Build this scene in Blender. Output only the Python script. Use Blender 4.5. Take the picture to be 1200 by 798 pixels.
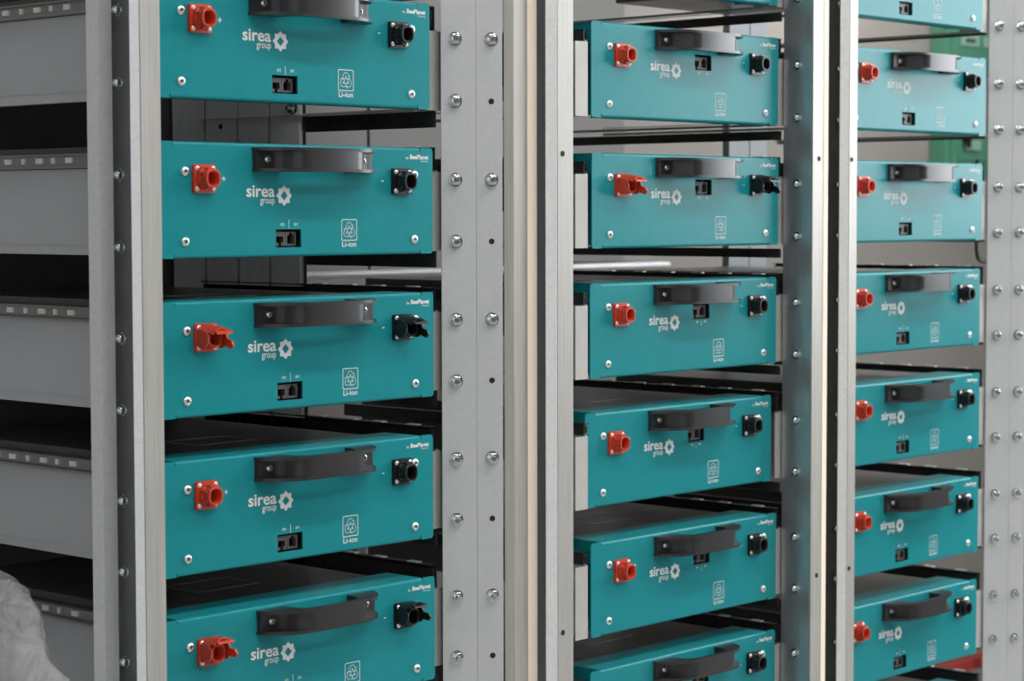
import bpy, bmesh, math, random
from mathutils import Vector, Matrix
random.seed(7)
for o in list(bpy.data.objects):
    bpy.data.objects.remove(o, do_unlink=True)
scene = bpy.context.scene
COL = scene.collection
CZ = 1.45                       # camera height above the floor

# ------------------------------------------------------------------ camera
yaw, pit, rol, fpx = math.radians(47.4184), math.radians(3.3095), math.radians(-0.1197), 2598.4
fw = Vector((math.sin(yaw)*math.cos(pit), math.cos(yaw)*math.cos(pit), -math.sin(pit)))
rr = Vector((math.cos(yaw), -math.sin(yaw), 0)); uu = rr.cross(fw)
r2 = rr*math.cos(rol) + uu*math.sin(rol); u2 = -rr*math.sin(rol) + uu*math.cos(rol)
cam = bpy.data.cameras.new('camera'); camo = bpy.data.objects.new('camera', cam); COL.objects.link(camo)
M3 = Matrix((r2, u2, -fw)).transposed()
camo.matrix_world = Matrix.Translation((0, 0, CZ)) @ M3.to_4x4()
cam.sensor_width = 36; cam.lens = fpx/1200*36; cam.clip_start = 0.05
cam.dof.use_dof = True; cam.dof.focus_distance = 2.8; cam.dof.aperture_fstop = 8.0
scene.camera = camo

# ------------------------------------------------------------------ world, exposure
w = bpy.data.worlds.new('hall_ambient'); scene.world = w; w.use_nodes = True
w.node_tree.nodes['Background'].inputs[0].default_value = (0.80, 0.83, 0.86, 1)
w.node_tree.nodes['Background'].inputs[1].default_value = 0.9
scene.view_settings.view_transform = 'Standard'
scene.view_settings.look = 'None'
scene.view_settings.exposure = 0.32
scene.view_settings.gamma = 1.0
scene.view_settings.use_curve_mapping = False
CEIL_LAMP = 25.0
WINDOW = 7.8

# ------------------------------------------------------------------ materials
def new_mat(name, col, rough=0.5, metal=0.0, spec=0.5, alpha=1.0):
    m = bpy.data.materials.new(name); m.use_nodes = True
    b = m.node_tree.nodes['Principled BSDF']
    b.inputs['Base Color'].default_value = (*col, 1); b.inputs['Roughness'].default_value = rough
    b.inputs['Metallic'].default_value = metal; b.inputs['Specular IOR Level'].default_value = spec
    return m
def noise_mat(name, c1, c2, scale, rough=(0.4, 0.55), metal=0.0, stretch=(1, 1, 1), detail=4, bump=0.0, spec=0.5, coords='Object', voronoi=False):
    m = new_mat(name, c1, rough[0], metal, spec); nt = m.node_tree; b = nt.nodes['Principled BSDF']
    tc = nt.nodes.new('ShaderNodeTexCoord'); mp = nt.nodes.new('ShaderNodeMapping'); mp.inputs['Scale'].default_value = stretch
    nt.links.new(tc.outputs[coords], mp.inputs['Vector'])
    if voronoi:
        tx = nt.nodes.new('ShaderNodeTexVoronoi'); tx.inputs['Scale'].default_value = scale
        n2 = nt.nodes.new('ShaderNodeTexNoise'); n2.inputs['Scale'].default_value = scale*0.2; n2.inputs['Detail'].default_value = 5
        nt.links.new(mp.outputs[0], tx.inputs['Vector']); nt.links.new(mp.outputs[0], n2.inputs['Vector'])
        mx = nt.nodes.new('ShaderNodeMath'); mx.operation = 'MULTIPLY_ADD'; mx.inputs[1].default_value = 0.45
        sp = nt.nodes.new('ShaderNodeSeparateColor'); nt.links.new(tx.outputs['Color'], sp.inputs[0])
        nt.links.new(sp.outputs[0], mx.inputs[0]); 
        m2 = nt.nodes.new('ShaderNodeMath'); m2.operation = 'MULTIPLY'; m2.inputs[1].default_value = 0.6
        nt.links.new(n2.outputs[0], m2.inputs[0]); nt.links.new(m2.outputs[0], mx.inputs[2]); fac = mx.outputs[0]
    else:
        tx = nt.nodes.new('ShaderNodeTexNoise'); tx.inputs['Scale'].default_value = scale; tx.inputs['Detail'].default_value = detail
        nt.links.new(mp.outputs[0], tx.inputs['Vector']); fac = tx.outputs['Fac']
    cr = nt.nodes.new('ShaderNodeValToRGB'); cr.color_ramp.elements[0].color = (*c1, 1); cr.color_ramp.elements[1].color = (*c2, 1)
    cr.color_ramp.elements[0].position = 0.3; cr.color_ramp.elements[1].position = 0.7
    nt.links.new(fac, cr.inputs[0]); nt.links.new(cr.outputs[0], b.inputs['Base Color'])
    mr = nt.nodes.new('ShaderNodeMapRange'); mr.inputs['To Min'].default_value = rough[0]; mr.inputs['To Max'].default_value = rough[1]
    nt.links.new(fac, mr.inputs['Value']); nt.links.new(mr.outputs[0], b.inputs['Roughness'])
    if bump:
        bp = nt.nodes.new('ShaderNodeBump'); bp.inputs['Strength'].default_value = bump; bp.inputs['Distance'].default_value = 0.002
        nt.links.new(fac, bp.inputs['Height']); nt.links.new(bp.outputs[0], b.inputs['Normal'])
    return m
MAT = {}
MAT['teal'] = noise_mat('teal_powder_coat', (0.009, 0.215, 0.242), (0.011, 0.228, 0.256), 60, (0.26, 0.31), spec=0.17)
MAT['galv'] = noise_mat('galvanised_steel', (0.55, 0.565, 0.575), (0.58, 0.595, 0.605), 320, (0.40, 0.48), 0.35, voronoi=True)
MAT['galv_brushed'] = noise_mat('brushed_galvanised_steel', (0.38, 0.37, 0.345), (0.46, 0.45, 0.425), 60, (0.38, 0.50), 0.4, stretch=(6, 6, 0.15))
MAT['galv_lit'] = noise_mat('lit_galvanised_steel', (0.68, 0.69, 0.70), (0.74, 0.75, 0.76), 300, (0.42, 0.52), 0.25, voronoi=True)  # lightened copy of the galvanised steel for brightly lit post lips and return
MAT['galv_shaded'] = noise_mat('shaded_galvanised_steel', (0.15, 0.16, 0.165), (0.19, 0.20, 0.205), 30, (0.30, 0.42), 0.6)  # darkened copy of the galvanised steel, painting the shade in the post recesses
MAT['web'] = noise_mat('polished_steel_web', (0.52, 0.55, 0.56), (0.60, 0.63, 0.64), 25, (0.30, 0.38), 0.8, stretch=(4, 4, 0.6))
MAT['strip'] = noise_mat('rear_strip_steel', (0.76, 0.77, 0.78), (0.84, 0.84, 0.84), 30, (0.38, 0.5), 0.1, stretch=(3, 3, 0.3))
MAT['bracket'] = noise_mat('pale_sheet_steel', (0.445, 0.46, 0.475), (0.465, 0.48, 0.495), 40, (0.44, 0.50), 0.15, stretch=(1, 2, 1))
MAT['bracket_front'] = noise_mat('bracket_sheet_steel', (0.40, 0.39, 0.37), (0.43, 0.42, 0.40), 40, (0.46, 0.52), 0.1)
MAT['rear_blue'] = noise_mat('blue_grey_zinc', (0.26, 0.28, 0.30), (0.29, 0.31, 0.33), 30, (0.5, 0.6), 0.0)
MAT['rail'] = noise_mat('dark_slide_steel', (0.045, 0.045, 0.045), (0.07, 0.07, 0.07), 50, (0.30, 0.42), 0.6)
MAT['railglint'] = new_mat('rail_glint_steel', (0.90, 0.88, 0.84), 0.3, 0.2)  # near-white colour stands for light glinting on the slide rails
MAT['railgrey'] = new_mat('zinc_rail', (0.40, 0.40, 0.40), 0.35, 0.8)
MAT['bolt'] = new_mat('zinc_bolt', (0.56, 0.58, 0.58), 0.14, 1.0)
MAT['screw'] = new_mat('bright_screw', (0.78, 0.79, 0.79), 0.30, 0.9)
MAT['hole'] = new_mat('hole_black', (0.01, 0.01, 0.01), 0.8)
MAT['black'] = noise_mat('black_housing', (0.060, 0.058, 0.055), (0.075, 0.073, 0.070), 30, (0.28, 0.38))
MAT['handle'] = noise_mat('black_handle_plastic', (0.018, 0.018, 0.020), (0.024, 0.024, 0.026), 400, (0.30, 0.36), bump=0.03)
MAT['blackplastic'] = new_mat('black_plastic', (0.008, 0.008, 0.009), 0.35)
MAT['jack'] = new_mat('jack_grey_plastic', (0.06, 0.055, 0.055), 0.5)
MAT['red'] = noise_mat('red_plastic', (0.50, 0.042, 0.016), (0.56, 0.050, 0.020), 80, (0.36, 0.46))
MAT['ink'] = new_mat('white_print', (0.66, 0.69, 0.69), 0.6)
MAT['beige'] = noise_mat('beige_edge_strip', (0.88, 0.77, 0.61), (0.91, 0.80, 0.65), 20, (0.6, 0.7))
MAT['wall'] = noise_mat('beige_wall_panel', (0.205, 0.193, 0.178), (0.22, 0.208, 0.193), 3, (0.7, 0.8))
MAT['wall_shade'] = noise_mat('wall_shade_brown', (0.105, 0.098, 0.088), (0.12, 0.112, 0.10), 5, (0.45, 0.55))  # dark brown painting the shaded part of the back wall
MAT['floor'] = noise_mat('grey_concrete', (0.38, 0.38, 0.37), (0.46, 0.46, 0.45), 2.5, (0.45, 0.65), detail=8)
MAT['ceiling'] = noise_mat('white_ceiling', (0.60, 0.60, 0.60), (0.66, 0.66, 0.66), 2, (0.8, 0.9))
MAT['green'] = noise_mat('green_paint', (0.055, 0.20, 0.125), (0.065, 0.22, 0.14), 6, (0.4, 0.5))
MAT['greenlight'] = new_mat('pale_green_label', (0.22, 0.36, 0.29), 0.5)
MAT['cable'] = new_mat('black_rubber', (0.015, 0.015, 0.015), 0.55)
MAT['yellow'] = new_mat('yellow_tape', (0.55, 0.42, 0.03), 0.5)
MAT['redpaint'] = noise_mat('red_enamel', (0.22, 0.014, 0.010), (0.26, 0.02, 0.014), 10, (0.35, 0.45))
MAT['frame'] = new_mat('window_frame_grey', (0.35, 0.36, 0.37), 0.4)
def emit(name, col, s):
    m = bpy.data.materials.new(name); m.use_nodes = True; nt = m.node_tree; nt.nodes.clear()
    e = nt.nodes.new('ShaderNodeEmission'); e.inputs[0].default_value = (*col, 1); e.inputs[1].default_value = s
    o = nt.nodes.new('ShaderNodeOutputMaterial'); nt.links.new(e.outputs[0], o.inputs[0]); return m
MAT['daylight'] = emit('daylight_pane', (0.93, 0.97, 1.0), WINDOW)
MAT['lamp'] = emit('lamp_diffuser', (1.0, 0.97, 0.93), CEIL_LAMP)
def film():
    m = bpy.data.materials.new('clear_film'); m.use_nodes = True; nt = m.node_tree; b = nt.nodes['Principled BSDF']
    b.inputs['Base Color'].default_value = (0.86, 0.85, 0.86, 1); b.inputs['Roughness'].default_value = 0.12
    tr = nt.nodes.new('ShaderNodeBsdfTransparent'); mx = nt.nodes.new('ShaderNodeMixShader')
    tc = nt.nodes.new('ShaderNodeTexCoord'); n = nt.nodes.new('ShaderNodeTexNoise'); n.inputs['Scale'].default_value = 14; n.inputs['Detail'].default_value = 3
    nt.links.new(tc.outputs['Object'], n.inputs['Vector'])
    mr = nt.nodes.new('ShaderNodeMapRange'); mr.inputs['To Min'].default_value = 0.14; mr.inputs['To Max'].default_value = 0.50
    nt.links.new(n.outputs['Fac'], mr.inputs['Value']); nt.links.new(mr.outputs[0], mx.inputs[0])
    n2 = nt.nodes.new('ShaderNodeTexNoise'); n2.inputs['Scale'].default_value = 22; n2.inputs['Detail'].default_value = 4; n2.inputs['Distortion'].default_value = 1.2
    bp = nt.nodes.new('ShaderNodeBump'); bp.inputs['Strength'].default_value = 1.0; bp.inputs['Distance'].default_value = 0.02
    nt.links.new(tc.outputs['Object'], n2.inputs['Vector']); nt.links.new(n2.outputs['Fac'], bp.inputs['Height']); nt.links.new(bp.outputs[0], b.inputs['Normal'])
    nt.links.new(tr.outputs[0], mx.inputs[1]); nt.links.new(b.outputs[0], mx.inputs[2])
    nt.links.new(mx.outputs[0], nt.nodes['Material Output'].inputs['Surface']); return m
MAT['film'] = film()

# ------------------------------------------------------------------ helpers
def mesh(name, bm, mat):
    bmesh.ops.recalc_face_normals(bm, faces=bm.faces[:])
    me = bpy.data.meshes.new(name); bm.to_mesh(me); bm.free()
    if any(p.use_smooth for p in me.polygons): me.set_sharp_from_angle(angle=math.radians(38))
    if mat: me.materials.append(MAT[mat])
    return me
def ob(name, me, parent=None, loc=(0, 0, 0), rotz=0.0, rot=None):
    o = bpy.data.objects.new(name, me); COL.objects.link(o); o.parent = parent; o.location = loc
    o.rotation_euler = rot if rot else (0, 0, rotz); return o
def thing(name, label, cat, loc=(0, 0, 0), group=None):
    o = bpy.data.objects.new(name, None); COL.objects.link(o); o.location = loc; o.empty_display_size = 0.05
    o['label'] = label; o['category'] = cat
    if group: o['group'] = group
    return o
def tag(o, label, cat, group=None):
    o['label'] = label; o['category'] = cat
    if group: o['group'] = group
    return o
def struct(o): o['kind'] = 'structure'; return o
def box(bm, x0, x1, y0, y1, z0, z1):
    v = [bm.verts.new(p) for p in ((x0,y0,z0),(x1,y0,z0),(x1,y1,z0),(x0,y1,z0),(x0,y0,z1),(x1,y0,z1),(x1,y1,z1),(x0,y1,z1))]
    for f in ((0,3,2,1),(4,5,6,7),(0,1,5,4),(1,2,6,5),(2,3,7,6),(3,0,4,7)): bm.faces.new([v[i] for i in f])
def B(*boxes):
    bm = bmesh.new()
    for b in boxes: box(bm, *b)
    return bm
def bevel_all(bm, w, seg=1, ang=40):
    es = [e for e in bm.edges if len(e.link_faces) == 2 and math.degrees(e.calc_face_angle(0)) > ang]
    bmesh.ops.bevel(bm, geom=es, offset=w, segments=seg, affect='EDGES', profile=0.5, clamp_overlap=True)
    return bm
def prism(bm, pts, a0, a1, axis='Z'):
    """closed outline pts extruded between a0 and a1 along axis (Y: pts are x,z ; Z: pts are x,y ; X: pts are y,z)"""
    f = {'Z': lambda p, a: (p[0], p[1], a), 'Y': lambda p, a: (p[0], a, p[1]), 'X': lambda p, a: (a, p[0], p[1])}[axis]
    A = [bm.verts.new(f(p, a0)) for p in pts]; Bv = [bm.verts.new(f(p, a1)) for p in pts]; n = len(pts)
    fs = []
    for i in range(n): fs.append(bm.faces.new((A[i], A[(i+1) % n], Bv[(i+1) % n], Bv[i])))
    bm.faces.new(A[::-1]); bm.faces.new(Bv); return fs
def sheet(bm, line, t, z0, z1):
    """folded sheet: open polyline in plan, thickness t"""
    P = [Vector(p) for p in line]; L = []; R = []
    for i, p in enumerate(P):
        d0 = (P[i]-P[i-1]).normalized() if i > 0 else None; d1 = (P[i+1]-P[i]).normalized() if i < len(P)-1 else None
        if d0 is None: d0 = d1
        if d1 is None: d1 = d0
        n0 = Vector((-d0.y, d0.x)); n1 = Vector((-d1.y, d1.x)); m = (n0+n1).normalized(); k = t/2/max(0.3, m.dot(n0))
        L.append(p+m*k); R.append(p-m*k)
    pts = [(p.x, p.y) for p in L] + [(p.x, p.y) for p in reversed(R)]
    prism(bm, pts, z0, z1, 'Z')
def ring(bm, c, r, n, y, e=2.0, ph=0.0):
    vs = []
    for i in range(n):
        a = 2*math.pi*i/n+ph; ca, sa = math.cos(a), math.sin(a)
        k = 1/((abs(ca)**e+abs(sa)**e)**(1/e)) if e != 2 else 1
        vs.append(bm.verts.new((c[0]+r*k*ca, y, c[1]+r*k*sa)))
    return vs
def lathe(bm, c, prof, n=20, e=2.0, cap0=False, cap1=True, smooth=True, ph=0.0):
    """prof list of (radius, y); axis along Y"""
    rs = [ring(bm, c, r, n, y, e, ph) for r, y in prof]
    for a, b in zip(rs, rs[1:]):
        for i in range(n):
            f = bm.faces.new((a[i], a[(i+1) % n], b[(i+1) % n], b[i])); f.smooth = smooth
    if cap0: bm.faces.new(rs[0])
    if cap1: bm.faces.new(rs[-1])
def rrect(x0, x1, z0, z1, r, n=4):
    pts = []
    for cx, cz, a in ((x1-r, z0+r, -90), (x1-r, z1-r, 0), (x0+r, z1-r, 90), (x0+r, z0+r, 180)):
        for i in range(n+1):
            t = math.radians(a+90*i/n); pts.append((cx+r*math.cos(t), cz+r*math.sin(t)))
    return pts
def strip_lines(bm, polys, wd, y=0.0, closed=False):
    for pl in polys:
        m = len(pl); rng = range(m if closed else m-1)
        for i in rng:
            a = Vector(pl[i]); b = Vector(pl[(i+1) % m]); d = (b-a).normalized(); n = Vector((-d.y, d.x))*wd/2; d = d*wd*0.45
            q = [a-d+n, b+d+n, b+d-n, a-d-n]
            bm.faces.new([bm.verts.new((p.x, y, p.y)) for p in q])
def text_mesh(name, s, u0, u1, z0, z1, bold=0.0, y=0.0):
    cu = bpy.data.curves.new(name, 'FONT'); cu.body = s; cu.offset = bold; cu.resolution_u = 3
    o = bpy.data.objects.new(name, cu); COL.objects.link(o)
    dg = bpy.context.evaluated_depsgraph_get(); me = bpy.data.meshes.new_from_object(o.evaluated_get(dg))
    bpy.data.objects.remove(o, do_unlink=True); bpy.data.curves.remove(cu)
    xs = [v.co.x for v in me.vertices]; ys = [v.co.y for v in me.vertices]
    ax, bx, ay, by = min(xs), max(xs), min(ys), max(ys)
    for v in me.vertices:
        v.co = Vector((u0+(v.co.x-ax)/(bx-ax)*(u1-u0), y, z0+(v.co.y-ay)/(by-ay)*(z1-z0)))
    me.materials.clear(); me.materials.append(MAT['ink']); me.name = name
    return me

# ------------------------------------------------------------------ room
def simple(name, bm, mat): return struct(ob(name, mesh(name, bm, mat)))
simple('floor', B((-6, 9, -6, 3.45, -0.1, 0)), 'floor')
wb = simple('wall_back', B((-6, 9, 3.42, 3.6, 0, 4.6)), 'wall')
pm = mesh('wall_panel', bevel_all(B((0, 0.992, -0.02, 0.0, 0, 4.6)), 0.004), 'wall')
for i in range(15): ob('wall_panel', pm, wb, (-6+i*1.0+0.064, 3.419, 0))
simple('ceiling', B((-6, 9, -6, 3.6, 4.6, 4.75)), 'ceiling')
WX = 6.2
simple('wall_right', B((WX, WX+0.2, -6, -1.1, 0, 4.6), (WX, WX+0.2, 1.5, 3.6, 0, 4.6), (WX, WX+0.2, -1.1, 1.5, 0, 1.25), (WX, WX+0.2, -1.1, 1.5, 3.9, 4.6)), 'wall')
simple('wall_front', B((-2.0, 6.4, -5.2, -5.0, 0, 4.6)), 'wall')
win = simple('window_1', B((WX-0.03, WX+0.06, -1.1, -1.02, 1.25, 3.9), (WX-0.03, WX+0.06, 1.42, 1.5, 1.25, 3.9), (WX-0.03, WX+0.06, -1.1, 1.5, 1.25, 1.33), (WX-0.03, WX+0.06, -1.1, 1.5, 3.82, 3.9),
       (WX-0.02, WX+0.05, 0.37, 0.42, 1.3, 3.85)), 'frame')
for y0, y1 in ((-1.02, 0.37), (0.42, 1.42)):
    ob('window_pane', mesh('window_pane', B((WX+0.01, WX+0.02, y0, y1, 1.33, 3.82)), 'daylight'), win)
for k, (x, y) in enumerate(((0.6, -0.2), (2.9, -0.2), (5.0, -0.2), (0.4, -2.8), (3.0, -2.8))):  # the lamp near the window is added to brighten the far right rack
    t = thing('ceiling_lamp', 'long ceiling lamp hanging above the aisle, %s' % ('nearest the left rack', 'before the middle rack', 'added near the window to brighten the right rack', 'second row at left', 'second row at middle')[k], 'lamp', (x, y, 4.5), 'ceiling lamps')
    ob('lamp_housing', mesh('lamp_housing', B((-0.75, 0.75, -0.2, 0.2, 0.0, 0.1)), 'frame'), t)
    ob('lamp_diffuser', mesh('lamp_diffuser', B((-0.7, 0.7, -0.16, 0.16, -0.02, 0.0)), 'lamp'), t)

t = thing('wall_fill_lamp', 'short unseen fill lamp added to brighten the wall behind the far right rack', 'lamp', (4.75, 3.12, 2.4))  # fill lamp added out of view to lift the right part of the wall
ob('lamp_housing', mesh('lamp_housing', B((-0.45, 0.45, -0.08, 0.08, 0.0, 0.06)), 'frame'), t); ob('lamp_diffuser', mesh('lamp_diffuser', B((-0.42, 0.42, -0.06, 0.06, -0.02, 0.0)), 'lamp'), t)
ob('lamp_rod', mesh('lamp_rod', B((-0.25, -0.235, -0.008, 0.008, 0.06, 2.2), (0.235, 0.25, -0.008, 0.008, 0.06, 2.2)), 'frame'), t)
# ------------------------------------------------------------------ racks
ZT = 2.3
PZ = 0.1824
def zrow(i): return CZ + 0.2650 - PZ*(i-1)      # top of a front panel in row i
BZ = (-0.0402, -0.1206)                          # bolt heights under the panel top
def bolt_mesh():
    bm = bmesh.new()
    lathe(bm, (0, 0), [(0.0092, 0), (0.0092, -0.0012), (0.0062, -0.0014)], 16, cap0=True, cap1=False, smooth=False)
    lathe(bm, (0, 0), [(0.0076, -0.0014), (0.0076, -0.0064), (0.0060, -0.0074)], 6, cap1=True, smooth=False)
    lathe(bm, (0, 0), [(0.0038, -0.0070), (0.0038, -0.0115), (0.0028, -0.0128)], 10, cap1=True, smooth=True)
    return mesh('bolt', bm, 'bolt')
BOLT = bolt_mesh()
bmh = bmesh.new(); lathe(bmh, (0, 0), [(0.0038, 0.0), (0.0038, -0.0006), (0.0028, -0.0006)], 14, cap1=True); HOLE = mesh('bolt_hole', bmh, 'hole')
def nut_mesh():
    bm = bmesh.new()
    lathe(bm, (0, 0), [(0.0070, 0), (0.0070, -0.0012), (0.0055, -0.0012), (0.0055, -0.0045), (0.0048, -0.0065), (0.003, -0.0085), (0.0012, -0.0092)], 14, cap1=True)
    return mesh('dome_nut', bm, 'bolt')
NUT = nut_mesh()
def add_post(rack, name, line, mat, t=0.002, z0=0.0, z1=ZT, bev=0.0008):
    bm = bmesh.new(); sheet(bm, line, t, z0, z1); bevel_all(bm, bev)
    return ob(name, mesh(name, bm, mat), rack)
def bolts(post, x, y, nrm, rows, which=(0, 1), me=None, name='bolt'):
    ang = math.atan2(nrm[0], -nrm[1])     # mesh axis is -Y
    for i in rows:
        for k in which: ob(name, me or BOLT, post, (x, y, zrow(i)+BZ[k]), ang)

def bracket_mesh(y0, y1, lip, side, full=False, mat='bracket_front'):
    """side +1: bracket on the right of the bay, panel faces -X; lip folds inwards"""
    bm = bmesh.new()
    s = -side
    def bx(a, b, *r):
        box(bm, min(a*s, b*s), max(a*s, b*s), *r)
    bx(0, 0.0018, y0, (y1 if full else y0+0.055), -0.1325, -0.028)
    if not full: bx(0, 0.0018, y0+0.055, y1, -0.1325, -0.1285)
    bx(0.0018, lip, y0, y0+0.0018, -0.1325, -0.030)
    bx(-0.022, 0.0, y0, y0+0.0018, -0.1325, -0.030)
    bx(0.0018, 0.012, y0+0.03, y1, -0.1325, -0.1307)
    if side < 0: bx(-0.0008, 0, y0, y1, -0.1205, -0.1190)
    return mesh('bracket', bm, mat)
def slide_mesh(y0, y1, side):
    s = -side; bm = bmesh.new()
    def bx(a, b, *r): box(bm, min(a*s, b*s), max(a*s, b*s), *r)
    zt = 0.002 if side > 0 else -0.0125
    bx(0.0, 0.0015, y0, y1, -0.030, zt)
    bx(0.0, 0.012, y0, y1, zt-0.0015, zt)
    bx(0.0, 0.012, y0, y1, -0.030, -0.0285)
    bx(0.004, 0.008, y0, y1, -0.0255, zt-0.0045)
    return mesh('slide_rail', bm, 'rail')
def slide_outer_mesh(y0, y1):
    bm = bmesh.new()
    box(bm, -0.0015, 0, y0, y1, -0.0260, -0.0120); box(bm, -0.010, 0, y0, y1, -0.0135, -0.0120); box(bm, -0.012, 0, y0, y1, -0.0290, -0.0265)
    bmc = bmesh.new()
    return mesh('slide_rail', bm, 'railgrey')
TAB = mesh('rail_glint_tab', bevel_all(B((-0.0013, 0.0013, -0.006, 0.006, -0.0032, 0.0032)), 0.001), 'railglint')
TABS = mesh('rail_glint_tab', bevel_all(B((-0.0013, 0.0013, -0.0025, 0.0025, -0.0034, 0.0034)), 0.001), 'railglint')
OVAL = mesh('rail_glint_oval', bevel_all(B((-0.0045, 0.0045, -0.010, 0.010, 0.0, 0.0014)), 0.0006), 'railglint')
def bottom_bar(y0, y1, side, za=-0.1545, zb=-0.1330):
    s = -side; bm = bmesh.new(); box(bm, min(0.0, 0.004*s), max(0.0, 0.004*s), y0, y1, za, zb)
    return mesh('support_bar', bm, 'rail')

A_ROWS, B_ROWS, C_ROWS = range(1, 6), range(0, 7), range(0, 8)
rackA = thing('battery_rack', 'nearest galvanised steel rack at the left, five module rows, black back panel', 'rack', (1.53, 1.93, 0))
rackB = thing('battery_rack', 'middle galvanised steel rack whose bay leaves a wide gap left of the modules', 'rack', (2.24, 1.95, 0))
rackC = thing('battery_rack', 'farthest galvanised steel rack at the right edge with the palest modules', 'rack', (2.945, 1.97, 0))
def local(rack, o): o.location = Vector(o.location) - rack.location; return o
def finish(rack):
    for c in [o for o in bpy.data.objects if o.parent == rack]: c.location = Vector(c.location) - Vector(rack.location)

# rack A ------------------------------------------------
add_post(rackA, 'post_return', [(1.501, 2.018), (1.501, 1.998), (1.519, 1.998)], 'galv_lit')
add_post(rackA, 'post_flange', [(1.530, 1.927), (1.503, 1.927)], 'galv_brushed')
add_post(rackA, 'post_lip', [(1.5026, 1.9272), (1.4945, 1.9335)], 'galv_lit')
p = add_post(rackA, 'post_web', [(1.529, 2.035), (1.529, 1.9285)], 'galv_shaded')
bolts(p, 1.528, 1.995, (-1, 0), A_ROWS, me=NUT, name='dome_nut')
d = Vector((0.83, -0.565)).normalized(); n = Vector((-d.y*-1, 0))
P0, P1, P2 = Vector((2.066, 2.023)), Vector((2.1047, 1.9972)), Vector((2.135, 1.977))
nrm = Vector((-0.565, -0.83)).normalized()
p = add_post(rackA, 'splayed_post_plate', [P0, P1-d*0.0002], 'galv')
b1 = P0+(P1-P0)*0.40+nrm*0.001; bolts(p, b1.x, b1.y, nrm, A_ROWS)
p = add_post(rackA, 'splayed_post_plate', [P1+d*0.0002, P2-d*0.0012], 'galv')
b2 = P1+(P2-P1)*0.56+nrm*0.001; bolts(p, b2.x, b2.y, nrm, A_ROWS, (0,)); bolts(p, b2.x, b2.y, nrm, A_ROWS, (1,), HOLE, 'bolt_hole')
p = add_post(rackA, 'post_flange', [P2+d*0.001, (2.1455, 1.9715), (2.1475, 1.9705), (2.172, 1.9705), (2.172, 2.0)], 'galv_brushed')
ob('edge_strip', mesh('edge_strip', bevel_all(B((2.1735, 2.192, 1.969, 2.0, 0, ZT)), 0.001), 'beige'), rackA)
for a, b in ((2.2904, 2.3509), (2.3563, 2.4186), (2.4242, 2.4903), (2.4961, 2.5662)):
    q = add_post(rackA, 'rear_post_strip', [(2.0665, a+0.001), (2.061, a+0.001), (2.061, b-0.001), (2.0665, b-0.001)], 'strip')
    if a < 2.3: bolts(q, 2.06, a+0.012, (-1, 0), A_ROWS, (1,))
    if 2.42 < a < 2.45:
        for i in A_ROWS: ob('bolt_hole', HOLE, q, (2.06, (a+b)/2, zrow(i)-0.142), -math.pi/2)
ob('rear_backing', mesh('rear_backing', B((2.0668, 2.0675, 2.285, 2.570, 0, ZT)), 'rail'), rackA)
add_post(rackA, 'rear_post', [(1.501, 2.49), (1.529, 2.49), (1.529, 2.56), (1.501, 2.56)], 'galv')
ob('rear_panel', mesh('rear_panel', B((1.535, 2.10, 2.572, 2.575, 0.1, ZT)), 'black'), rackA)
# rack B ------------------------------------------------
fB = add_post(rackB, 'post_flange', [(2.240, 1.948), (2.209, 1.948)], 'galv_brushed')
add_post(rackB, 'post_lip', [(2.2086, 1.9482), (2.193, 1.9545)], 'galv_lit')
p = add_post(rackB, 'post_web', [(2.209, 2.012), (2.239, 2.012), (2.239, 1.9495)], 'galv')
bolts(p, 2.238, 1.986, (-1, 0), B_ROWS, (0,), NUT, 'dome_nut'); bolts(p, 2.2185, 2.011, (0, -1), B_ROWS, (0, 1), NUT, 'dome_nut')
for z in (0.0775, -0.5639): ob('bolt_hole', HOLE, fB, (2.2185, 1.947, CZ+z))
p = add_post(rackB, 'post_web', [(2.847, 2.019), (2.821, 2.019), (2.821, 1.968)], 'web')
bolts(p, 2.820, 1.994, (-1, 0), B_ROWS, me=NUT, name='dome_nut')
p = add_post(rackB, 'post_flange', [(2.821, 1.9665), (2.8475, 1.9665), (2.8475, 1.985)], 'galv_brushed')
for z in (0.0812, -0.5642): ob('bolt_hole', HOLE, p, (2.837, 1.9655, CZ+z))
ob('edge_strip', mesh('edge_strip', bevel_all(B((2.849, 2.861, 1.965, 1.99, 0, ZT)), 0.001), 'beige'), rackB)
add_post(rackB, 'rear_post', [(2.845, 2.50), (2.821, 2.50), (2.821, 2.56), (2.845, 2.56)], 'galv')
# rack C ------------------------------------------------
fC = add_post(rackC, 'post_flange', [(2.945, 1.969), (2.924, 1.969)], 'galv_brushed')
add_post(rackC, 'post_lip', [(2.9236, 1.9692), (2.911, 1.978)], 'galv_lit')
p = add_post(rackC, 'post_web', [(2.924, 2.03), (2.944, 2.03), (2.944, 1.9705)], 'galv_shaded')
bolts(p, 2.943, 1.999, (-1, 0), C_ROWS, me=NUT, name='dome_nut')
for z in (0.0814, -0.5648): ob('bolt_hole', HOLE, fC, (2.930, 1.968, CZ+z))
dC = Vector((0.881, -0.472)).normalized(); nC = Vector((-0.472, -0.881)).normalized()
Q0, Q1, Q2 = Vector((3.4686, 2.043)), Vector((3.512, 2.0197)), Vector((3.541, 2.0044))
p = add_post(rackC, 'splayed_post_plate', [Q0, Q1-dC*0.0002], 'galv')
b1 = Q0+(Q1-Q0)*0.40+nC*0.001; bolts(p, b1.x, b1.y, nC, C_ROWS)
p = add_post(rackC, 'splayed_post_plate', [Q1+dC*0.0002, Q2], 'galv')
b2 = Q1+(Q2-Q1)*0.45+nC*0.001; bolts(p, b2.x, b2.y, nC, C_ROWS)
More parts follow.
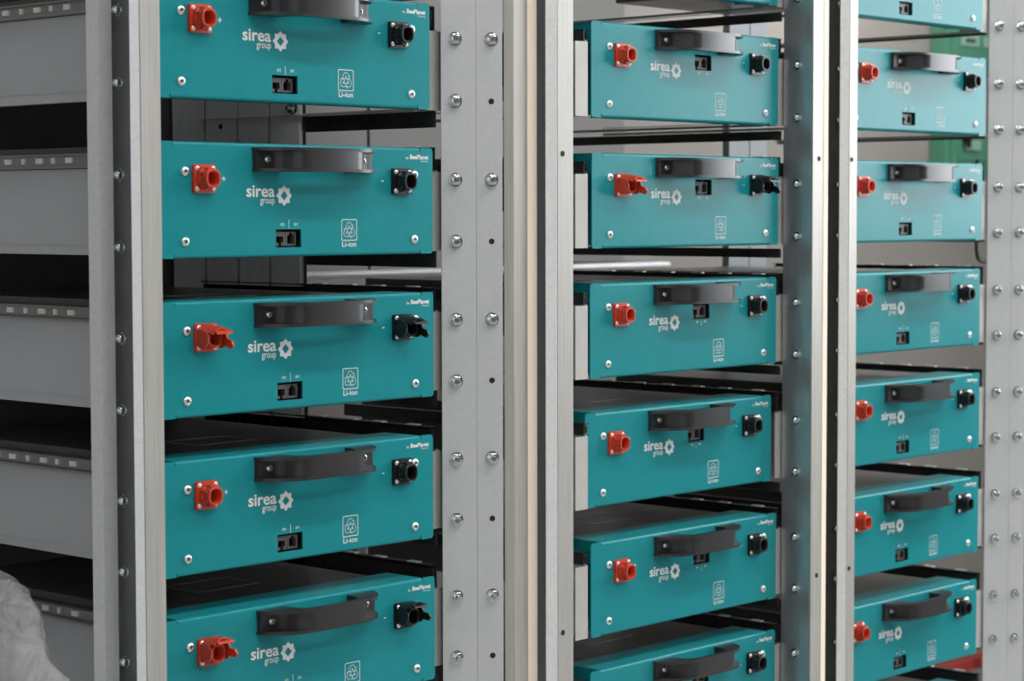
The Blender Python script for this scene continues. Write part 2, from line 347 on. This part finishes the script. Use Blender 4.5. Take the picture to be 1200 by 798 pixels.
add_post(rackC, 'post_flange', [Q2+dC*0.0015, (3.578, 2.0034), (3.578, 2.03)], 'galv_brushed')
for a, b in ((3.451, 3.513), (3.518, 3.571)):
    add_post(rackC, 'rear_post_strip', [(a, 2.615), (a, 2.60), (b, 2.60), (b, 2.615)], 'rear_blue')

def bay(rack, rows, xl, xr, yf, yl, lip, y1=2.5, outer=False, y1r=None, bz=(-0.1545, -0.1330), bl_=0.25):
    y1r = y1r or y1
    bl = bracket_mesh(yl, y1, 0.004, -1, outer, 'bracket' if outer else 'bracket_front'); br = bracket_mesh(yf, y1r, lip, 1); sr = slide_mesh(yf+0.004, y1r, 1); sl = slide_mesh(yl+0.004, y1, -1)
    bar = bottom_bar(yf+0.002, yf+bl_, 1, *bz); so = slide_outer_mesh(yl, y1)
    for i in rows:
        z = zrow(i)
        o = ob('bracket', bl, rack, (xl, 0, z)); 
        ob('bolt_hole', HOLE, o, (-0.001, yl+0.005+0.003, -0.064), -math.pi/2)
        s = ob('slide_rail', sl, rack, (xl, 0, z))
        if outer:
            s2 = ob('slide_rail', so, rack, (xl-0.0005, 0, z))
            for yy, me in ((2.19, TAB), (2.222, TABS), (2.25, TAB), (2.283, TABS), (2.315, TAB), (2.345, TABS), (2.38, TAB)): ob('rail_glint_tab', me, s2, (-0.0025, yy+0.002, -0.0195))
        ob('bracket', br, rack, (xr, 0, z))
        s = ob('slide_rail', sr, rack, (xr, 0, z))
        for yy in (0.04, 0.105, 0.160, 0.220, 0.280, 0.345): ob('rail_glint_oval', OVAL, s, (-0.006, yf+yy, 0.002))
        ob('support_bar', bar, rack, (xr, 0, z))
bay(rackA, A_ROWS, 1.605, 2.068, 2.032, 2.035, 0.022, outer=True)
bay(rackB, B_ROWS, 2.337, 2.8225, 2.0235, 2.008, 0.016, bz=(-0.1540, -0.1400), bl_=0.45)
bay(rackC, C_ROWS, 2.955, 3.468, 2.046, 2.035, 0.024, bz=(-0.1370, -0.1330), bl_=0.45)
for r, xa, xb in ((rackA, 1.50, 2.19), (rackB, 2.195, 2.86)):  # unseen covers and fascias added to keep lamp light off the back wall
    ob('top_light_blocker', mesh('top_light_blocker', B((xa, xb, 1.96, 2.62, ZT-0.004, ZT), (xa, xb, 1.96, 1.963, 1.98, ZT-0.004)), 'galv'), r)
for r in (rackA, rackB, rackC): finish(r)

# ------------------------------------------------------------------ battery modules
W, H = 0.44, 0.1334
E0 = 0.0225          # ear width left and right of the folded cover
def V(v): return H - v
PORT = {'low': (0.1754, 0.2157, 0.1011, 0.1225), 'high': (0.2326, 0.2724, 0.0353, 0.0578)}
def panel_mesh(kind):
    bm = bmesh.new(); r = 0.005; bd = 0.0036; nw = 0.0012; nd = 0.005
    out = []
    def arc(cx, cz, a0):
        for i in range(5):
            t = math.radians(a0+22.5*i); out.append((cx+r*math.cos(t), cz+r*math.sin(t)))
    # counter-clockwise from bottom left
    arc(r, r, 180)
    out.extend([(E0-nw, 0), (E0-nw, nd), (E0, nd), (E0, bd), (W-E0, bd), (W-E0, nd), (W-E0+nw, nd), (W-E0+nw, 0)])
    arc(W-r, r, 270); arc(W-r, H-r, 0)
    out.extend([(W-E0+nw, H), (W-E0+nw, H-nd), (W-E0, H-nd), (W-E0, H-bd), (E0, H-bd), (E0, H-nd), (E0-nw, H-nd), (E0-nw, H)])
    arc(r, H-r, 90)
    u0, u1, v0, v1 = PORT[kind]
    hole = [(u0, V(v1)), (u1, V(v1)), (u1, V(v0)), (u0, V(v0))]
    es = []
    for loop in (out, hole):
        vs = [bm.verts.new((p[0], 0, p[1])) for p in loop]
        es += [bm.edges.new((vs[i], vs[(i+1) % len(vs)])) for i in range(len(vs))]
    res = bmesh.ops.triangle_fill(bm, use_beauty=True, use_dissolve=False, edges=es)
    fs = [g for g in res['geom'] if isinstance(g, bmesh.types.BMFace)]
    ex = bmesh.ops.extrude_face_region(bm, geom=fs)
    for g in ex['geom']:
        if isinstance(g, bmesh.types.BMVert): g.co.y += 0.002
    # folded top and bottom
    def fold(sign, zc, depth):
        prof = [(0.0, zc-sign*bd)]
        for i in range(1, 6):
            t = math.radians(18*i); prof.append((bd-bd*math.cos(t), zc-sign*bd+sign*bd*math.sin(t)))
        prof.append((depth, zc))
        inner = [(y+0.0015 if k < len(prof)-1 else y, z-sign*0.0015) for k, (y, z) in enumerate(prof)]
        lo = [[bm.verts.new((x, y, z)) for (y, z) in prof+inner[::-1]] for x in (E0, W-E0)]
        m = len(lo[0])
        for i in range(m):
            f = bm.faces.new((lo[0][i], lo[0][(i+1) % m], lo[1][(i+1) % m], lo[1][i]))
            f.smooth = i < len(prof)-1
        bm.faces.new(lo[0]); bm.faces.new(lo[1][::-1])
    fold(1, H, 0.065); fold(-1, 0, 0.022)
    box(bm, E0, E0+0.0015, 0.0022, 0.065, 0.004, H-0.002); box(bm, W-E0-0.0015, W-E0, 0.0022, 0.065, 0.004, H-0.002)
    return mesh('front_panel', bm, 'teal')
def housing_mesh():
    bm = B((0.045, 0.395, 0.02, 0.50, 0.052, H-0.0025)); bevel_all(bm, 0.002)
    return mesh('housing', bm, 'black')
def handle_mesh():
    c = 0.2345
    o_half = [(0.0955, 0.0), (0.0945, -0.006), (0.088, -0.0175), (0.078, -0.028), (0.068, -0.0345), (0.056, -0.0385), (0.040, -0.0405), (0.0, -0.041)]
    i_half = [(0.0, -0.0325), (0.030, -0.032), (0.042, -0.029), (0.048, -0.022), (0.0505, -0.012), (0.0515, 0.0)]
    m_half = [(0.0945, 0.0), (0.0935, -0.0055), (0.086, -0.0062), (0.0725, -0.0066), (0.0655, -0.0095), (0.0605, -0.018), (0.0565, -0.028), (0.0520, -0.0350), (0.0450, -0.0390), (0.036, -0.0405), (0.0, -0.041)]
    def prof(oh):
        L = [(c-x, y) for x, y in oh]; R = [(c+x, y) for x, y in reversed(oh[:-1])]
        iR = [(c+x, y) for x, y in reversed(i_half)]; iL = [(c-x, y) for x, y in i_half[1:]]
        return L+R+iR+iL
    bm = bmesh.new(); z1 = V(0.0048); z0 = z1-0.0285; k = 0.0038
    for (pts, a, b) in ((prof(o_half), z0, z0+k), (prof(m_half), z0+k, z1-k), (prof(o_half), z1-k, z1)):
        fs = prism(bm, pts, a, b, 'Z')
        for f in fs: f.smooth = True
    me = mesh('handle', bm, 'handle'); return me
def screw_mesh(r, h):
    bm = bmesh.new()
    lathe(bm, (0, 0), [(r, 0.0), (r, -h*0.25), (r*0.92, -h*0.5), (r*0.72, -h*0.85), (r*0.5, -h), (r*0.46, -h), (r*0.40, -h*0.55)], 18, cap0=True, cap1=True)
    return mesh('screw', bm, 'screw')
SCR_BIG, SCR_MID, SCR_SMALL = screw_mesh(0.0058, 0.0030), screw_mesh(0.0048, 0.0030), screw_mesh(0.0030, 0.0018)
bmr = bmesh.new(); lathe(bmr, (0, 0), [(0.0022, 0), (0.0022, -0.0002)], 6, cap1=True); RECESS = mesh('screw_socket', bmr, 'rail')
def screw(me, parent, u, y, v, r):
    s = ob('screw', me, parent, (u, y, V(v)))
    k = ob('screw_socket', RECESS, s, (0, -{0: 0.0018, 1: 0.0018, 2: 0.0011}[r], 0)); k.scale = ({0: 0.8, 1: 0.7, 2: 0.5}[r],)*3
    return s
def connector_mesh(mat, name):
    bm = bmesh.new(); s = 0.0163
    prism(bm, rrect(-s, s, -s, s, 0.003), 0.0, -0.0042, 'Y')
    # square-ish shell with an open mouth
    lathe(bm, (0, 0), [(0.0122, -0.0035), (0.0120, -0.0085), (0.0106, -0.0092), (0.0106, -0.0192), (0.0100, -0.0198), (0.0084, -0.0198), (0.0080, -0.0190), (0.0078, -0.0045), (0.0030, -0.0045), (0.0028, -0.0075)], 28, 2.7, cap1=True)
    for a in (-0.5, 0.5, 2.64, 3.64):
        x, z = 0.0118*math.cos(a), 0.0118*math.sin(a); box(bm, x-0.0014, x+0.0014, -0.0150, -0.004, z-0.0010, z+0.0010)
    box(bm, -0.0050, 0.0050, -0.0155, -0.004, 0.0100, 0.0124); box(bm, -0.0045, 0.0045, -0.0130, -0.004, -0.0122, -0.0100)
    return mesh(name, bm, mat)
def cap_mesh(mat):
    """hinged dust cap swung half open over the mouth: two cheeks, hood and a lip"""
    bm = bmesh.new()
    def shell(a0, a1, ra, rb, y0, y1, n=12):
        pts = [(ra*math.cos(a0+(a1-a0)*i/n), ra*math.sin(a0+(a1-a0)*i/n)) for i in range(n+1)] + [(rb*math.cos(a1-(a1-a0)*i/n), rb*math.sin(a1-(a1-a0)*i/n)) for i in range(n+1)]
        prism(bm, pts, y0, y1, 'Y')
    shell(math.radians(35), math.radians(145), 0.0150, 0.0170, -0.0050, -0.0300)
    # round cheeks at both sides of the shell
    for sx in (-1, 1):
        pts = [(-0.0140+0.0105*math.cos(t)*1.0, 0.0005+0.0112*math.sin(t)) for t in [2*math.pi*i/18 for i in range(18)]]
        prism(bm, pts, sx*0.0128, sx*0.0150, 'X')
    # lip tongue reaching out on the right
    prism(bm, [(-0.0200, 0.0030), (-0.0330, 0.0010), (-0.0365, -0.0040), (-0.0330, -0.0085), (-0.0240, -0.0070)], 0.0125, 0.0150, 'X')
    prism(bm, [(-0.0290, 0.0135), (-0.0340, 0.0120), (-0.0345, 0.0100), (-0.0290, 0.0115)], -0.0110, 0.0130, 'X')
    return mesh('dust_cap', bevel_all(bm, 0.0004), mat)
CON = {'red': connector_mesh('red', 'connector'), 'blk': connector_mesh('blackplastic', 'connector')}
CAP = {'red': cap_mesh('red'), 'blk': cap_mesh('blackplastic')}
def port_meshes(kind):
    u0, u1, v0, v1 = PORT[kind]; zb, zt = V(v1), V(v0)
    bm = bmesh.new(); t = 0.0012; D = 0.016
    box(bm, u0-t, u0, 0.0021, D, zb-t, zt+t); box(bm, u1, u1+t, 0.0021, D, zb-t, zt+t)
    box(bm, u0, u1, 0.0021, D, zt, zt+t); box(bm, u0, u1, 0.0021, D, zb-t, zb); box(bm, u0-t, u1+t, D-0.001, D, zb-t, zt+t)
    shell = mesh('port_box', bm, 'blackplastic')
    jacks = []
    um = (u0+u1)/2 - 0.0015
    for k, (a, b) in enumerate(((u0+0.002, um-0.0004), (um+0.0004, u1-0.0045))):
        bm = bmesh.new(); z0, z1 = zb+0.0018, zt-0.0030; y0, y1 = 0.0045, 0.012
        ow = (b-a)*0.68; oa = (a+b)/2-ow/2; ob_ = oa+ow; oz0 = z0+(z1-z0)*(0.22 if k == 0 else 0.14); oz1 = z0+(z1-z0)*(0.68 if k == 0 else 0.76)
        box(bm, a, oa, y0, y1, z0, z1); box(bm, ob_, b, y0, y1, z0, z1)
        nwid = ow*0.42; na = (a+b)/2-nwid/2; nb = na+nwid
        if k == 0:
            box(bm, oa, ob_, y0, y1, oz1, z1); box(bm, oa, na, y0, y1, z0, oz0); box(bm, nb, ob_, y0, y1, z0, oz0)
        else:
            box(bm, oa, ob_, y0, y1, z0, oz0); box(bm, oa, na, y0, y1, oz1, z1-0.001); box(bm, nb, ob_, y0, y1, oz1, z1-0.001); box(bm, oa, ob_, y0, y1, z1-0.001, z1)
        jacks.append(mesh('network_jack', bm, 'jack'))
    return shell, jacks
def star_mesh():
    bm = bmesh.new(); cx, cz = 0.1886, V(0.0611); R, r = 0.0123, 0.0094; n = 16
    o = [(cx+(R if i % 2 == 0 else r)*math.cos(math.pi/2+i*math.pi/8), cz+(R if i % 2 == 0 else r)*math.sin(math.pi/2+i*math.pi/8)) for i in range(n)]
    hd = 0.0057
    h = []
    for i in range(n):
        a = math.pi/2+i*math.pi/8; k = hd/(abs(math.cos(a))+abs(math.sin(a))); h.append((cx+k*math.cos(a), cz+k*math.sin(a)))
    A = [bm.verts.new((p[0], -0.0003, p[1])) for p in o]; Bv = [bm.verts.new((p[0], -0.0003, p[1])) for p in h]
    for i in range(n): bm.faces.new((A[i], A[(i+1) % n], Bv[(i+1) % n], Bv[i]))
    return mesh('star_emblem', bm, 'ink')
def recycle_mesh():
    bm = bmesh.new(); y = -0.0003; cx, cz = 0.2942, V(0.1025)
    strip_lines(bm, [rrect(0.2817, 0.3067, V(0.1151), V(0.0900), 0.0014, 2)], 0.0009, y, True)
    arm = [(-0.60, 0.30), (-0.24, 0.92), (0.22, 0.92), (0.42, 0.58), (0.58, 0.66), (0.42, 0.16), (-0.04, 0.28), (0.12, 0.36), (0.0, 0.56), (-0.26, 0.14)]
    for k in range(3):
        t = math.radians(120*k); R = 0.0106; ps = []
        for (x, z) in arm: ps.append((cx+R*(x*math.cos(t)-z*math.sin(t)), cz-0.0008+R*(x*math.sin(t)+z*math.cos(t))))
        strip_lines(bm, [ps], 0.00055, y, True)
    return mesh('recycling_symbol', bm, 'ink')
INK_Y = -0.0003
PRINT = [('brand_lettering', text_mesh('brand_lettering', 'sirea', 0.1300, 0.1738, V(0.0630), V(0.0490), 0.020, INK_Y)),
         ('brand_lettering', text_mesh('brand_lettering', 'group', 0.1512, 0.1736, V(0.0732), V(0.0650), 0.008, INK_Y)),
         ('star_emblem', star_mesh()), ('recycling_symbol', recycle_mesh()),
         ('battery_lettering', text_mesh('battery_lettering', 'Li-ion', 0.2822, 0.3058, V(0.1232), V(0.1166), 0.012, INK_Y)),
         ('maker_lettering', text_mesh('maker_lettering', 'by', 0.3920, 0.3968, V(0.0152), V(0.0112), 0.01, INK_Y)),
         ('maker_lettering', text_mesh('maker_lettering', 'BeePlanet', 0.3995, 0.4322, V(0.0145), V(0.0088), 0.03, INK_Y)),
         ('maker_lettering', text_mesh('maker_lettering', 'Factory', 0.4190, 0.4322, V(0.0185), V(0.0155), 0.0, INK_Y)),
         ('polarity_mark', mesh('polarity_mark', B((0.0930, 0.0988, -0.0004, -0.0002, V(0.0423), V(0.0412)), (0.0953, 0.0965, -0.00041, -0.0002, V(0.0447), V(0.0388))), 'ink')),
         ('polarity_mark', mesh('polarity_mark', B((0.3490, 0.3530, -0.0004, -0.0002, V(0.0428), V(0.0416))), 'ink'))]
LABELS = {}
for kind, vv, ua, ub, um, d0, d1 in (('low', 0.0953, 0.1858, 0.2070, 0.1958, 0.0897, 0.1005), ('high', 0.0622, 0.2424, 0.2609, 0.2520, 0.0595, 0.0680)):
    bm = B((um-0.0003, um+0.0003, -0.0004, -0.0002, V(d1), V(d0)))
    LABELS[kind] = [text_mesh('port_lettering', 'SP2', ua-0.0032, ua+0.0032, V(vv+0.0016), V(vv-0.0016), 0.01, INK_Y),
                    text_mesh('port_lettering', 'SP1', ub-0.0030, ub+0.0030, V(vv+0.0016), V(vv-0.0016), 0.01, INK_Y), mesh('divider_line', bm, 'ink')]
PANEL = {k: panel_mesh(k) for k in PORT}; PORTM = {k: port_meshes(k) for k in PORT}
HOUSING, HANDLE = housing_mesh(), handle_mesh()
TOPLABEL = mesh('top_label', B((0.165, 0.266, 0.138, 0.141, H-0.0026, H-0.0022), (0.165, 0.266, 0.203, 0.206, H-0.0026, H-0.0022), (0.165, 0.168, 0.141, 0.203, H-0.0026, H-0.0022), (0.263, 0.266, 0.141, 0.203, H-0.0026, H-0.0022)), 'railgrey')
rl = mesh('side_runner', B((0.0, 0.006, 0.03, 0.45, H-0.026, H-0.017)), 'railgrey')

def module(kind, loc, label, cap, group, dred=0.0):
    m = thing('battery_module', label, 'battery', loc, group)
    fp = ob('front_panel', PANEL[kind], m)
    ob('housing', HOUSING, m)
    tl = ob('top_label', TOPLABEL, m)
    hd = ob('handle', HANDLE, m)
    screw(SCR_MID, hd, 0.1575, -0.0066, 0.0188, 1); screw(SCR_MID, hd, 0.3115, -0.0066, 0.0188, 1)
    for u, v in ((0.0388, 0.0340), (0.0382, 0.1142), (0.4072, 0.0342), (0.4066, 0.1152)): screw(SCR_BIG, m, u, 0, v, 0)
    for col, uc, vc, nm in (('red', 0.0649, 0.0420+dred, 'red connector'), ('blk', 0.3824, 0.0427, 'black connector')):
        c = ob('power_connector', CON[col], m, (uc, 0, V(vc))); c['label'] = 'red plastic positive connector' if col == 'red' else 'black plastic negative connector'
        for sx in (-1, 1):
            for sz in (-1, 1):
                s = ob('screw', SCR_SMALL, c, (sx*0.0118, -0.0042, sz*0.0117))
        if cap: ob('dust_cap', CAP[col], c, (0, 0, 0), rot=(math.radians(-6 if cap == 2 else 8), math.radians(0), 0))
    sh, jk = PORTM[kind]
    pb = ob('port_box', sh, m)
    for j in jk: ob('network_jack', j, pb)
    for nm, me in PRINT: ob(nm, me, fp)
    for me in LABELS[kind]: ob(me.name.split('.')[0], me, fp)
    return m
ORD = {'A': ['topmost', 'second from top', 'third from top', 'fourth from top', 'lowest'],
       'B': ['cut off by the top edge', 'first fully seen from top', 'second fully seen from top', 'third fully seen from top', 'fourth fully seen from top', 'fifth fully seen from top', 'lowest, cut off by the bottom edge'],
       'C': ['cut off by the top edge', 'first fully seen from top', 'second fully seen from top', 'third fully seen from top', 'fourth fully seen from top', 'fifth fully seen from top', 'lowest fully seen', 'barely seen at the bottom edge']}
dyA = [0.0034, -0.0009, -0.0013, 0.0004, -0.0016]; dyB = [0, -0.0019, -0.0031, 0.0001, 0.007, -0.0016, -0.0005]; dyC = [0.0014, -0.0058, -0.0012, 0.0017, 0.0005, 0.0009, 0.0025, 0.0]
for k, i in enumerate(A_ROWS):
    cap = {3: 1, 5: 2}.get(i, 0)
    module('low', (1.5723, 1.9866+dyA[k], zrow(i)-0.0012-H), 'teal battery module%s, %s in the nearest left rack' % (' with open connector caps' if cap else '', ORD['A'][k]), cap, 'modules in the left rack')
for k, i in enumerate(B_ROWS):
    cap = {2: 1}.get(i, 0)
    module('high', (2.3475-(0.003 if i == 4 else 0), 2.0089+dyB[k], zrow(i)-H), 'teal battery module%s, %s in the middle rack' % (' with open connector caps' if cap else '', ORD['B'][k]), cap, 'modules in the middle rack', 0.003)
for k, i in enumerate(C_ROWS):
    module('low', (2.970, 2.0198+dyC[k], zrow(i)+0.0003-H), 'pale-lit teal battery module, %s in the far right rack' % ORD['C'][k], 0, 'modules in the right rack')

# ------------------------------------------------------------------ things behind the racks
def tube(bm, pts, r, n=10):
    P = [Vector(p) for p in pts]; prev = None
    for i, p in enumerate(P):
        d = (P[min(i+1, len(P)-1)]-P[max(i-1, 0)]).normalized()
        a = d.cross(Vector((0.13, 0.27, 1)) if abs(d.z) < 0.95 else Vector((1, 0.2, 0))).normalized(); b = d.cross(a)
        rg = [bm.verts.new(p+a*r*math.cos(2*math.pi*k/n)+b*r*math.sin(2*math.pi*k/n)) for k in range(n)]
        if prev:
            for k in range(n):
                f = bm.faces.new((prev[k], prev[(k+1) % n], rg[(k+1) % n], rg[k])); f.smooth = True
        else: bm.faces.new(rg[::-1])
        prev = rg
    bm.faces.new(prev)
bm = bmesh.new(); tube(bm, [(2.2, 2.9, CZ-0.110), (3.62, 2.9, CZ-0.110), (3.640, 2.902, CZ-0.110), (3.650, 2.915, CZ-0.110), (3.652, 3.249, CZ-0.110)], 0.0068)
tube(bm, [(2.2, 2.9, CZ-0.110), (2.19, 2.915, CZ-0.110), (2.188, 3.40, CZ-0.110)], 0.0068)
tag(ob('handrail_tube', mesh('handrail_tube', bm, 'galv'), None), 'bright horizontal steel tube running behind the left and middle racks', 'tube')

sc = thing('wall_shade_box', 'tall grey-brown box added in place of the shade on the wall behind the racks', 'cabinet', (2.30, 3.25, 0))  # added box; its dark colour replaces shade on the left part of the wall
ob('cabinet_body', mesh('cabinet_body', bevel_all(B((0.0, 1.62, 0.012, 0.145, 0, 2.3)), 0.003), 'wall_shade'), sc)  # body of the added wall shade box
for k in range(2):  # doors and handles are made up along with the added box
    dd = ob('cabinet_door', mesh('cabinet_door', bevel_all(B((0.004+0.81*k, 0.806+0.81*k, 0.0, 0.0115, 0.05, 2.28)), 0.002), 'wall_shade'), sc)  # made-up door of the added wall shade box
    ob('shade_box_handle', mesh('shade_box_handle', bevel_all(B((0.770 if k == 0 else 0.835, 0.780 if k == 0 else 0.845, -0.03, -0.0002, 0.75, 0.95)), 0.003), 'frame'), dd)
g = thing('wall_cabinet', 'green painted wall cabinet behind the far right rack', 'cabinet', (5.454, 3.35, CZ+0.085))
ob('cabinet_body', mesh('cabinet_body', bevel_all(B((0.0, 0.62, 0.0, 0.048, 0, 0.85)), 0.004), 'green'), g)
dr = ob('cabinet_door', mesh('cabinet_door', bevel_all(B((0.022, 0.60, -0.012, -0.0005, 0.03, 0.83)), 0.003), 'green'), g)
for bx_ in ((0.046, 0.58, -0.018, -0.0122, 0.340, 0.360), (0.046, 0.58, -0.018, -0.0122, 0.060, 0.078), (0.046, 0.062, -0.018, -0.0122, 0.078, 0.340), (0.56, 0.58, -0.018, -0.0122, 0.078, 0.340)):
    ob('door_moulding', mesh('door_moulding', bevel_all(B(bx_), 0.002), 'green'), dr)
lb = ob('label_plate', mesh('label_plate', B((0.060, 0.155, -0.016, -0.0122, 0.385, 0.416)), 'greenlight'), dr)
for k in range(5): ob('label_mark', mesh('label_mark', B((0.082+0.0105*k, 0.090+0.0105*k, -0.0166, -0.0161, 0.394, 0.406)), 'hole'), lb)
ob('label_plate', mesh('label_plate', B((0.185, 0.25, -0.016, -0.0122, 0.385, 0.416)), 'greenlight'), dr)
ob('label_plate', mesh('label_plate', B((0.080, 0.160, -0.022, -0.0181, 0.090, 0.118)), 'greenlight'), dr)
kb = bmesh.new(); lathe(kb, (0.075, 0.125), [(0.012, -0.0122), (0.012, -0.035), (0.009, -0.040)], 14, cap1=True); box(kb, 0.070, 0.080, -0.038, -0.028, 0.095, 0.122)
ob('door_latch', mesh('door_latch', kb, 'blackplastic'), dr)

bm = bmesh.new(); pts = []
for k in range(24):
    t = k/23
    pts.append((3.783+0.002*math.sin(6*t), 2.25, CZ+0.10-0.175*t))
pts += [(3.785, 2.25, CZ-0.085), (3.790, 2.25, CZ-0.093), (3.800, 2.25, CZ-0.0965), (3.815, 2.25, CZ-0.0975), (3.835, 2.25, CZ-0.099), (3.850, 2.25, CZ-0.108), (3.856, 2.25, CZ-0.13), (3.858, 2.25, CZ-0.5), (3.858, 2.25, 0.03), (3.870, 2.26, 0.006), (3.95, 2.3, 0.0045)]
tube(bm, pts, 0.0042, 8)
tag(ob('power_cable', mesh('power_cable', bm, 'cable')), 'black cable hanging in a hook beside the far right post', 'cable')

rt = thing('trestle', 'low red enamelled steel trestle standing behind the far right rack', 'trestle', (4.75, 2.9, 0))
for nme, bx_ in (('top_beam', (-0.15, 0.30, -0.02, 0.02, 0.300, 0.325)), ('rear_beam', (-0.13, 0.30, 0.17, 0.22, 0.27, 0.31)), ('leg', (-0.15, -0.125, -0.03, 0.0, 0, 0.285)), ('leg', (0.27, 0.295, -0.03, 0.0, 0, 0.285)), ('leg', (-0.13, -0.105, 0.19, 0.22, 0, 0.27)), ('leg', (0.27, 0.295, 0.19, 0.22, 0, 0.27))):
    ob(nme, mesh(nme, bevel_all(B(bx_), 0.004), 'redpaint'), rt)
bm = bmesh.new(); tube(bm, [(4.872, 2.86, CZ-1.0), (4.872, 2.86, CZ-1.10), (4.874, 2.855, CZ-1.2), (4.86, 2.84, 0.08), (4.80, 2.80, 0.012), (4.6, 2.78, 0.012)], 0.009, 8)
tube(bm, [(4.872, 2.86, CZ-1.0), (4.875, 3.0, CZ-0.96), (4.88, 3.38, CZ-0.95)], 0.009, 8)
cb = tag(ob('floor_cable', mesh('floor_cable', bm, 'cable')), 'black cable with yellow marker dropping beside the red trestle', 'cable')
bm = bmesh.new(); tube(bm, [(4.872, 2.86, CZ-1.122), (4.8725, 2.8585, CZ-1.145)], 0.011, 8); ob('marker_band', mesh('marker_band', bm, 'yellow'), cb)

# ------------------------------------------------------------------ clear plastic bag leaning against the left rack
from mathutils import noise as mnoise
def bag():
    bm = bmesh.new(); nU, nZ = 130, 120; rows = []
    R = [(0.0, 0.36), (0.6, 0.35), (0.85, 0.315), (0.926, 0.262), (0.955, 0.225), (0.976, 0.214), (1.0, 0.205), (1.020, 0.185), (1.032, 0.15), (1.040, 0.09), (1.043, 0.01)]
    def rad(z):
        for (a, ra), (b, rb) in zip(R, R[1:]):
            if a <= z <= b: return ra+(rb-ra)*(z-a)/(b-a)
        return R[-1][1]
    for j in range(nZ+1):
        t = j/nZ; z = 1.043*(1-(1-t)**1.8); row = []
        for i in range(nU):
            a = 2*math.pi*i/nU; r = rad(z)
            r += 0.03*min(1, r/0.1); p = Vector((0.028*math.cos(a)*min(1, r/0.2), r*math.sin(a), z))
            q = Vector((p.x*16, p.y*15, p.z*9))
            rg = 1-2*abs(mnoise.noise(q)); rg2 = 1-2*abs(mnoise.noise(q*2.6+Vector((3, 1, 7)))); k = min(1, r/0.12)
            nrm = Vector((math.cos(a), 0.5*math.sin(a), 0.25))
            p += nrm*(0.011*rg+0.007*rg2)*k
            row.append(bm.verts.new(p))
        rows.append(row)
    for a, b in zip(rows, rows[1:]):
        for i in range(nU):
            f = bm.faces.new((a[i], a[(i+1) % nU], b[(i+1) % nU], b[i])); f.smooth = True
    bm.faces.new(rows[0][::-1]); bm.faces.new(rows[-1])
    return mesh('plastic_bag', bm, 'film')
tag(ob('plastic_bag', bag(), None, (1.452, 2.30, 0.0)), 'crumpled clear plastic bag leaning at the lower left side of the nearest rack', 'plastic bag')
